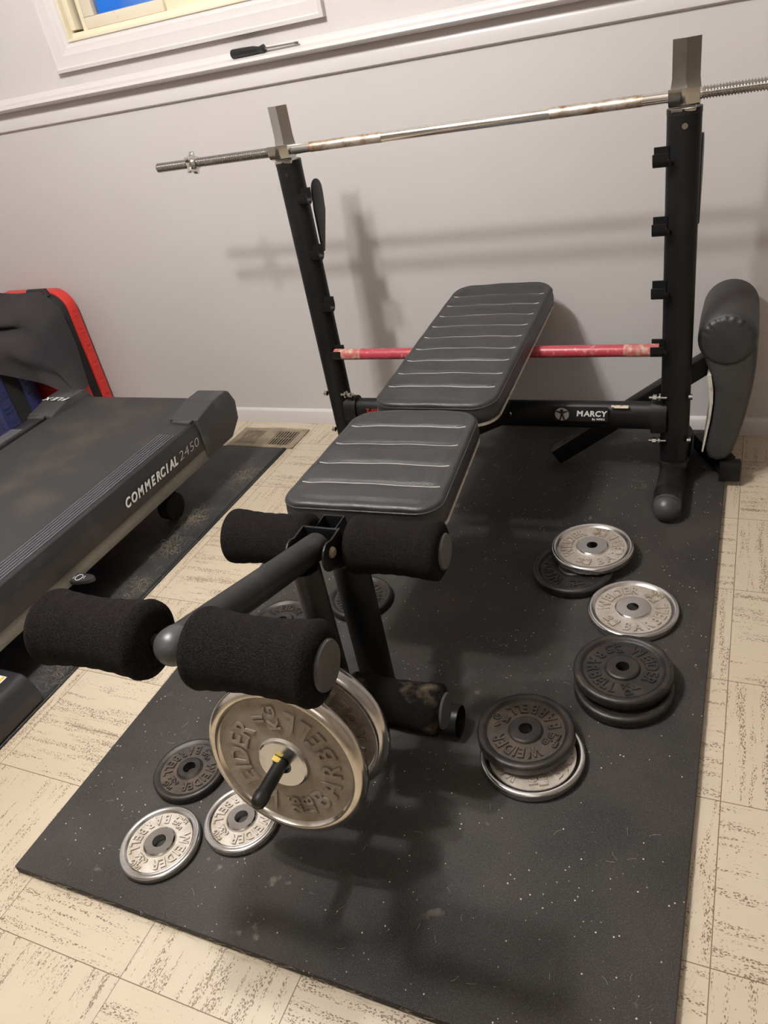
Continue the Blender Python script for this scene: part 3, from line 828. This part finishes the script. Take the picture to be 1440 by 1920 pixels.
def star_collar(x):
    mb = MB(); n_ = 72; pts = []
    for k in range(n_):
        a = 2*PI*k/n_; r_ = .0225+.0100*max(0, math.cos(5*a))**.8
        pts.append((x, yb2+r_*math.cos(a), zb+r_*math.sin(a)))
    mb.extr(pts, (.013,0,0), bev=.0012); mb.lathe([(.0115,0), (.018,0), (.017,.014), (.0115,.015)], (x+.012, yb2, zb), (1,0,0), n=28)
    return mb
star_collar(-1.492).build('spin_lock_collar', M['chrome'], bar, smooth=30)
star_collar(.16).build('spin_lock_collar', M['chrome'], bar, smooth=30)

rb = thing('red_bar', (-.67, YU-.036, .441), 'scratched red metal bar resting in the lowest hooks of the two uprights', 'bar')
MB().tube([(-1.075, YU-.036, .441), (-.265, YU-.036, .441)], .0165, n=28).build('bar_tube', M['red'], rb)
for (a, b) in ((-1.150, -1.060), (-.285, -.1975)):
    MB().tube([(a, YU-.036, .441), (b, YU-.036, .441)], .0170, n=28).build('bar_end', M['redworn'], rb)

# ------------------------------------------------------------------ preacher curl attachment behind the right upright
cu = thing('preacher_curl_attachment', (-.12, 2.15, 0), 'black arm-curl attachment with rolled pad leaning by the wall behind the right upright', 'curl attachment')
fr = MB()
fr.bar((-.505, 2.105, .052), (-.050, 2.130, .375), .050, .052, up=(0,1,0))
fr.build('diagonal_tube', M['black'], cu)
for t_ in (.09, .24):
    p = V((-.505,2.105,.052)).lerp(V((-.050,2.130,.375)), t_); n_ = V((-.323,0,.455)).normalized()
    MB().lathe([(0,.0006), (.0055,.0006), (.0055,0), (0,0)], p+n_*.0258, n_, n=14).build('pin_hole', M['dark'], cu)
bt = MB().bar((-.095, 2.235, .050), (-.015, 2.085, .050), .048, .050); bt.build('base_tube', M['black'], cu)
MB().box((-.008, 2.062, .049), (.056, .030, .060), rot=Matrix.Rotation(R(3), 3, 'Z'), bev=.003).build('rubber_foot', M['black'], cu)
MB().bar((-.055, 2.18, .075), (-.055, 2.18, .33), .030, .030, up=(0,1,0)).build('pad_post', M['black'], cu)
# the J-shaped pad, extruded along y, with rounded ends
def jpad():
    cx, cz, rh = -.037, .444, .0715
    out = [(cx+rh*math.cos(a), cz+rh*math.sin(a)) for a in [R(-8)+R(228)*k/26 for k in range(27)]]
    out += [(-.083,.372), (-.068,.335), (-.060,.300), (-.059,.265), (-.062,.215), (-.069,.160), (-.074,.118), (-.066,.092), (-.044,.082), (-.020,.090), (-.005,.112),
            (.006,.150), (.017,.200), (.026,.255), (.033,.310), (.037,.365), (.037,.405)]
    ctr = V((-.03,.27)); ys = []; y0, y1 = 2.045, 2.330; t_ = bmesh.new(); rings = []
    st = [(0,.020), (.002,.012), (.006,.005), (.013,.001), (.022,0)]
    seq = [(y0+a, b) for a, b in st]+[(y0+.07,-.001), (y0+.15,-.002), (y0+.21,-.001)]+[(y1-a, b) for a, b in reversed(st)]
    n_ = len(out)
    for yy, ins in seq:
        ring = []
        for k in range(n_):
            p = V(out[k]); a = V(out[k-1]); b = V(out[(k+1) % n_]); d = (b-a).normalized(); nn = V((d.y, -d.x))
            q_ = p-nn*ins
            ring.append(t_.verts.new((q_.x, yy, q_.y)))
        rings.append(ring)
    for a, b in zip(rings, rings[1:]):
        for k in range(n_): t_.faces.new((a[k], a[(k+1) % n_], b[(k+1) % n_], b[k]))
    t_.faces.new(rings[0]); t_.faces.new(rings[-1])
    bmesh.ops.recalc_face_normals(t_, faces=list(t_.faces))
    mb = MB(); mb._merge(t_); return mb, out, (cx, cz, rh)
jm, outl, (hx, hz, hr) = jpad()
jp = jm.build('arm_pad', M['leather2'], cu, smooth=50)
cr = MB()      # puckered end disc
prof = []
t_ = bmesh.new(); n_ = 90; rings = []
for rr, h in ((.0655,.001), (.062,.006), (.056,.0085), (.046,.0095), (.03,.011), (.012,.012)):
    ring = []
    for k in range(n_):
        a = 2*PI*k/n_; pk = .0011*math.sin(a*20+math.sin(a*3))*(1 if rr > .05 else 0)*(.35+.65*max(0, math.sin(a)))
        ring.append(t_.verts.new((hx+(rr+pk)*math.cos(a), 2.046-h-pk, hz+(rr+pk)*math.sin(a))))
    rings.append(ring)
for a, b in zip(rings, rings[1:]):
    for k in range(n_): t_.faces.new((a[k], a[(k+1) % n_], b[(k+1) % n_], b[k]))
t_.faces.new(rings[-1]); bmesh.ops.recalc_face_normals(t_, faces=list(t_.faces)); cr._merge(t_)
cr.build('gathered_end', M['leather'], jp, smooth=60)
bdp = [(-.070,.345), (-.063,.300), (-.062,.262), (-.066,.210), (-.074,.155), (-.080,.110), (-.084,.112), (-.078,.165), (-.072,.215), (-.070,.262), (-.073,.300), (-.080,.343)]
MB().extr([(x, 2.052, z) for x, z in bdp], (0,.26,0)).build('backing_board', M['board'], cu)

# ------------------------------------------------------------------ treadmill
tr = thing('treadmill', (-2.0, 1.1, .006), 'dusty dark grey treadmill deck on a thin mat against the left wall', 'treadmill')
XO = -1.62; XI = -1.705; XLo = -2.385; XLi = -2.300; Y0, Y1 = .15, 1.850
def rail_mb(sgn):
    xo = XO if sgn > 0 else XLo; d = -sgn
    pts = [(xo,.184), (xo+d*.002,.250), (xo+d*.010,.279), (xo+d*.016,.285), (xo+d*.083,.291), (xo+d*.085,.286), (xo+d*.085,.25), (xo+d*.03,.184)]
    return MB().extr([(x, Y0, z) for x, z in pts], (0, Y1-Y0, 0), bev=.0015)
for sgn in (1, -1):
    rl = rail_mb(sgn).build('side_rail', M['tread'], tr)
    rm = MB(); xo = XO if sgn > 0 else XLo; d = -sgn
    for k in range(6):
        x = xo+d*(.0205+.0105*k)
        rm.box((x, (Y0+1.72)/2, .2865+.0005*k), (.0034, 1.72-Y0, .0070), bev=.0012)
    rm.build('tread_ridges', M['rib'], rl)
    gs = MB().box((xo+d*.014, (Y0+1.83)/2, .163), (.022, 1.83-Y0, .044), bev=.003); gs.build('side_strip', M['greymetal'], tr)
    # rear end cap
    cp = MB(); xa = xo+(.004 if sgn > 0 else -.004); wdt = .118
    o_ = [(1.822,.150), (1.975,.146), (2.036,.190), (2.046,.255), (2.024,.300), (2.005,.311), (1.93,.312), (1.845,.296), (1.822,.292)]
    cp.extr([(xa, y, z) for y, z in o_], (d*wdt,0,0), bev=.006, seg=3)
    cpo = cp.build('end_cap', M['treadcap'], tr)
    if sgn < 0:
        t = MB(); line_text(t, 'FLEX', (XLo+.062, 1.915, .3135), (-1,0,0), (0,-1,0), .034, .0006, gap=.1, sx=1.25, bold=.02, shear=.2)
        t.build('lettering', M['white'], cpo)
    MB().box((xo+d*.05, 1.812, .288), (.075,.024,.012), bev=.004).build('rail_trim', M['treadcap'], tr)
bl = MB()
o_ = [(Y0,.222)]+[(Y0,.279)]+[(2.000+.031*math.sin(a), .248+.031*math.cos(a)) for a in [PI*k/10 for k in range(11)]]
bl.extr([(XI-.006, y, z) for y, z in o_], (XLi-XI+.012,0,0)); bl.build('belt', M['belt'], tr)
fm = MB()
for x in (-1.700, -2.305): fm.box((x, .98, .150), (.045, 1.75, .06), bev=.004)
for y in (.55, 1.2, 1.75): fm.box((-2.0, y, .150), (.60,.06,.04), bev=.003)
fm.build('deck_frame', M['dark'], tr)
for x in (-1.700, -2.305):
    MB().lathe([(0,-.024), (.036,-.024), (.046,-.019), (.046,.019), (.036,.024), (0,.024)], (x, 1.66, .053), (1,0,0), n=32).build('wheel', M['dark'], tr)
    MB().box((x, 1.66, .105), (.034,.055,.06), bev=.004).build('wheel_bracket', M['dark'], tr)
hd = MB()
hd.extr([(x, -.1, z) for x, z in [(-1.536,.007), (-1.5345,.045), (-1.552,.082), (-1.565,.093), (-1.66,.096), (-1.68,.07), (-1.68,.007)]], (0,.962,0), bev=.008, seg=3)
hdo = hd.build('base_cover', M['tread'], tr)
st_ = MB().box((-1.606, .770, .0965), (.030, .135, .0012)).build('caution_label', M['white'], hdo, smooth=0)
t = MB().box((-1.599, .770, .0975), (.009, .130, .0008)); t.build('yellow_stripe', M['yellow'], st_, smooth=0)
t = MB(); line_text(t, 'CAUTION', (-1.599, .770, .0980), (0,1,0), (-1,0,0), .010, .0004, bold=.03); t.build('lettering', M['dark'], st_, smooth=0)
# cushion knob
kn = MB()
kp = []
kd = V((.10,.022,0)).normalized(); ke = V((-kd.y, kd.x, 0)); kc = V((-1.606, 1.155, .146))
for k in range(40):
    a = 2*PI*k/40
    kp.append(kc+kd*(.046*math.copysign(abs(math.cos(a))**.7, math.cos(a)))+ke*(.0185*math.copysign(abs(math.sin(a))**.85, math.sin(a))*(1-.25*abs(math.cos(a)))))
kn.extr(kp, (0,0,.012), bev=.003)
kno = kn.build('cushion_knob', M['tread'], tr)
rg_ = MB(); kt = kc+V((0,0,.0124))
rg_.tube([kt+kd*(.0105*math.cos(a))+ke*(.0125*math.sin(a)) for a in [2*PI*k/28 for k in range(29)]], .0009, n=6)
for s in (-1, 1): rg_.bar(kt+kd*(s*.0165)-ke*.006, kt+kd*(s*.0165)+ke*.006, .0014, .0008, bev=0)
rg_.build('knob_marking', M['white'], kno)
t = MB(); line_text(t, 'COMMERCIAL', (XO+.0012, 1.413, .2265), (0,1,0), (0,0,1), .0400, .0008, gap=.05, align='L', fit=.262, bold=.03, shear=.35)
t.build('lettering', M['white'], tr)
t = MB(); line_text(t, '2450', (XO+.0012, 1.688, .2280), (0,1,0), (0,0,1), .0420, .0006, gap=.12, align='L', fit=.112, bold=-.018, shear=.2)
t.build('lettering', M['silver'], tr)

# ------------------------------------------------------------------ suitcases and the garment over them
def suitcase(name, x0, x1, y0, y1, zt, m, label, ym=None):
    s = thing(name, ((x0+x1)/2, (y0+y1)/2, 0), label, 'suitcase')
    gap = .036 if ym is None else .026
    ym = (y0+y1)/2 if ym is None else ym
    for (a, b) in ((y0, ym-gap), (ym+gap, y1)):
        sh = MB(); rr = .085; pr = []
        for (cx, cz, a0) in ((x1-rr, .03+rr*.4, -PI/2), (x1-rr, zt-rr, 0), (x0+rr, zt-rr, PI/2), (x0+rr, .03+rr*.4, PI)):
            for k in range(9):
                an = a0+PI/2*k/8; r2 = rr if cz > .2 else rr*.4
                pr.append((cx+(rr-r2)*(1 if cx > (x0+x1)/2 else -1)+r2*math.cos(an), a, cz+r2*math.sin(an)))
        sh.extr(pr, (0, b-a, 0), bev=.010, seg=3)
        so = sh.build('shell', m, s)
        rb_ = MB()
        for k in range(7):
            z = .06+(zt-.16)*k/6
            for dz in (-.010, .010):
                rb_.bar((x0+.05, a-.001 if a == y0 else b, z+dz), (x1-.03, a-.001 if a == y0 else b, z+dz), .006, .007, bev=.002)
                rb_.bar((x1+.0005, a+.014, z+dz), (x1+.0005, b-.014, z+dz), .006, .007, bev=.002)
        rb_.build('shell_ribs', m, so)
    zp = MB(); pr = []
    rr = .075
    for (cx, cz, a0) in ((x1-rr-.008, .035+rr, -PI/2), (x1-rr-.008, zt-rr-.008, 0), (x0+rr+.008, zt-rr-.008, PI/2), (x0+rr+.008, .035+rr, PI)):
        for k in range(9):
            an = a0+PI/2*k/8; pr.append((cx+rr*math.cos(an), ym-gap-.002, cz+rr*math.sin(an)))
    zp.extr(pr, (0, 2*gap+.004, 0)); zp.build('zip_gusset', M['zip'], s)
    hb = MB().tube([(x1-.16, ym, zt-.010), (x1-.15, ym, zt+.014), (x1-.06, ym, zt+.014), (x1-.05, ym, zt-.010)], .012, .006, n=12)
    hb.build('handle', M['zip'], s)
    for x in (x0+.06, x1-.06):
        for y in (y0+.04, y1-.04):
            MB().lathe([(0,-.012), (.018,-.012), (.020,0), (.018,.012), (0,.012)], (x, y, .0205), (1,0,0), n=20).build('wheel', M['zip'], s)
    return s
suitcase('suitcase', -2.92, -2.500, 2.205, 2.350, .600, M['redcase'], 'red ribbed suitcase standing against the wall under a charcoal garment', ym=2.276)
suitcase('suitcase', -3.20, -2.660, 1.925, 2.130, .520, M['bluecase'], 'navy blue ribbed suitcase standing in front of the red one')

# draped charcoal garment
gm = MB(); rows = []
NU, NV = 34, 30
top = [(-3.05,2.16,.655), (-2.86,2.16,.660), (-2.72,2.17,.655), (-2.60,2.19,.638), (-2.525,2.22,.625), (-2.462,2.225,.545), (-2.446,2.215,.420), (-2.430,2.19,.320), (-2.408,2.165,.245)]
bot = [(-3.05,1.87,.53), (-2.90,1.87,.55), (-2.78,1.88,.53), (-2.70,1.93,.445), (-2.62,2.02,.375), (-2.55,2.06,.325), (-2.49,2.09,.290), (-2.44,2.11,.262), (-2.405,2.13,.235)]
def lerp_path(P, t):
    t *= len(P)-1; i = min(int(t), len(P)-2); f_ = t-i; f_ = f_*f_*(3-2*f_)*.5+f_*.5; return V(P[i]).lerp(V(P[i+1]), f_)
for iv in range(NV+1):
    v = iv/NV; row = []
    for iu in range(NU+1):
        u = iu/NU; a = lerp_path(top, u); b = lerp_path(bot, u); p = a.lerp(b, v)
        bul = math.sin(PI*v)*.045*(1-.3*u)
        fold = .016*math.sin(u*9+v*5.5)*v+.010*math.sin(u*21-v*8)*v+.006*math.sin(v*17+u*6)
        crease = -.050*math.exp(-((v-(.95-1.1*u))/.05)**2)*(1 if u < .42 else max(0, 1-(u-.42)*6))
        p.y -= (bul+fold+crease)*min(1, .35+1.6*(1-u))+.030*min(1, 6*v); p.z += .006*math.sin(u*14)*(1-v)+.008*math.sin(u*19)*v
        row.append(p)
    rows.append(row)
gm.sheet(rows, .006)
tag(gm.build('garment', M['cloth'], smooth=70), 'charcoal garment draped over the suitcases in the left corner', 'clothing')

# ------------------------------------------------------------------ screwdriver on the rail
sd = thing('screwdriver', (-1.38, 2.348, 1.262), 'black-handled screwdriver lying on the ledge of the wall rail', 'screwdriver')
hp = [(0,0), (.009,.001), (.0125,.004), (.0130,.012), (.0128,.045), (.0120,.080), (.0095,.094), (.0085,.100), (.0105,.108), (.0125,.113), (.0125,.118), (.006,.120), (0,.120)]
hh = MB(); hh.lathe(hp, (-1.484, 2.348, 1.271), (1,0,-.02), n=10); hh.build('handle', M['blackhandle'], sd, smooth=25)
MB().tube([(-1.366,2.348,1.269), (-1.262,2.350,1.2675)], .0028, n=12).build('shank', M['steel'], sd)
MB().box((-1.258,2.350,1.2675), (.016,.002,.007), bev=.0006).build('blade', M['steel'], sd)

# ------------------------------------------------------------------ lint and pet hair (uncountable)
def strands(n, area, z, length, curl, r, seed):
    rnd = random.Random(seed); mb = MB()
    for i in range(n):
        x = rnd.uniform(area[0], area[1]); y = rnd.uniform(area[2], area[3]); a = rnd.uniform(0, 2*PI); L_ = length*rnd.uniform(.3, 1); k = rnd.uniform(-curl, curl)
        pts = []; p = V((x, y, z))
        for s in range(6):
            pts.append(p.copy()); p = p+V((math.cos(a), math.sin(a), 0))*L_/5; a += k; p.z = z+.0008*abs(math.sin(s*1.3+i))
        mb.tube(pts, r, n=3)
    return mb
def bits(mb, n, area, z, s, seed):
    rnd = random.Random(seed)
    for i in range(n):
        x = rnd.uniform(area[0], area[1]); y = rnd.uniform(area[2], area[3]); q = s*rnd.uniform(.4, 1.3)
        mb.box((x, y, z+q*.2), (q, q*rnd.uniform(.3,.7), q*.4), rot=Matrix.Rotation(rnd.uniform(0,PI), 3, 'Z'))
    return mb
l1 = strands(200, (-1.2,-.04,.49,2.2), ZM+.0004, .020, .25, .00010, 3)
bits(l1, 420, (-1.2,-.04,.49,2.2), ZM, .0015, 5)
tag(l1.build('lint', M['lint'], smooth=0), 'pale lint and short hairs scattered over the black gym mat', 'lint', kind='stuff')
def tuft(cx, cy, cz, n, sp, seed, hgt=.02):
    rnd = random.Random(seed); mb = MB()
    for i in range(n):
        a = rnd.uniform(0, 2*PI); p = V((cx+rnd.gauss(0, sp), cy+rnd.gauss(0, sp*1.3), cz+.0006)); pts = []
        k = rnd.uniform(-.9, .9); L_ = rnd.uniform(.02, .06); hh_ = rnd.uniform(0, hgt)
        for s in range(7):
            pts.append(p+V((0,0,hh_*math.sin(PI*s/6)))); p = p+V((math.cos(a), math.sin(a), 0))*L_/6; a += k
        mb.tube(pts, .00019, n=3)
    return mb
tf = tuft(-1.62, 1.66, .006, 70, .018, 11); 
for args in ((-1.60,1.50,.006,50,.022,12), (-1.60,1.93,.006,60,.025,13), (-1.58,1.30,.006,40,.03,14), (-1.56,.92,.006,40,.02,15)):
    t2 = tuft(*args); me_ = bpy.data.meshes.new('x'); t2.bm.to_mesh(me_); t2.bm.free(); tf.bm.from_mesh(me_)
tag(tf.build('pet_hair', M['hair'], smooth=0), 'tan tufts of pet hair on the mat beside the treadmill', 'pet hair', kind='stuff')
tf = tuft(-1.77, .98, .288, 16, .012, 21, .004)
tag(tf.build('pet_hair', M['hair'], smooth=0), 'wisp of pale pet hair on the treadmill belt', 'pet hair', kind='stuff')
rnd = random.Random(4); mb = MB()
for i in range(330):
    if i < 230: x = rnd.uniform(-1.23, -.03); y = .470-rnd.uniform(0,.010); a = rnd.gauss(0,.6)
    else: x = -.018+rnd.uniform(0,.010); y = rnd.uniform(.47,1.2); a = PI/2+rnd.gauss(0,.6)
    pts = []; p = V((x, y, .001+rnd.uniform(0,.016))); L_ = rnd.uniform(.012,.05); k = rnd.uniform(-.5,.5)
    for s in range(6): pts.append(p.copy()); p = p+V((math.cos(a), math.sin(a)*.35 if i < 230 else math.sin(a), rnd.uniform(-.1,.1)))*L_/5; p.z = max(p.z, .0006); a += k
    mb.tube(pts, .00018, n=3)
tag(mb.build('edge_fluff', M['hair'], smooth=0), 'hair and fluff caught along the edges of the gym mat', 'lint', kind='stuff')

# ------------------------------------------------------------------ ceiling lamp and light
cl = thing('ceiling_light', (-1.24, .62, ZC), 'two-bulb ceiling light over the bench', 'ceiling light')
MB().lathe([(0,0), (.15,0), (.15,.012), (.06,.020), (0,.020)], (-1.24,.62,ZC-.021), (0,0,1), n=40).build('canopy', M['trim'], cl)
LP = [(-1.18,.47,2.55), (-1.31,.74,2.55)]
for p in LP:
    MB().lathe([(0,0), (.018,0), (.020,.03), (0,.03)], (p[0], p[1], p[2]+.040), (0,0,1), n=20).build('lamp_holder', M['trim'], cl)
def lamp(loc, power, radius, col=(1,.985,.97)):
    l = bpy.data.lights.new('lamp', 'POINT'); l.energy = power; l.shadow_soft_size = radius; l.color = col
    o = link(bpy.data.objects.new('lamp', l)); o.location = loc; return o
for p in LP: lamp(p, 88, .055)
lamp((.15,-1.7,2.30), 24, .55)  # added fill lamp without a fixture, brightens the right of the wall

w_ = bpy.data.worlds.new('dusk'); bpy.context.scene.world = w_; w_.use_nodes = True
bg = w_.node_tree.nodes['Background']; bg.inputs[0].default_value = (.045,.30,1.0,1); bg.inputs[1].default_value = 1.0

# ------------------------------------------------------------------ camera
RX = V((0.91038931, 0.37606749, -0.17252406)); RYd = V((0.07154668, -0.55377958, -0.82958378)); RZf = V((-0.4075198, 0.74290068, -0.53106139))
cam = bpy.data.cameras.new('camera'); co = link(bpy.data.objects.new('camera', cam))
m = Matrix((RX, -RYd, -RZf)).transposed().to_4x4(); m.translation = V((0,0,1.283)); co.matrix_world = m
cam.sensor_fit = 'VERTICAL'; cam.sensor_height = 36; cam.lens = 1446.748*36/1920; cam.clip_start = .02
bpy.context.scene.camera = co
vs = bpy.context.scene.view_settings
vs.view_transform = 'Standard'; vs.look = 'None'; vs.gamma = 1; vs.exposure = 0.0; vs.use_curve_mapping = False
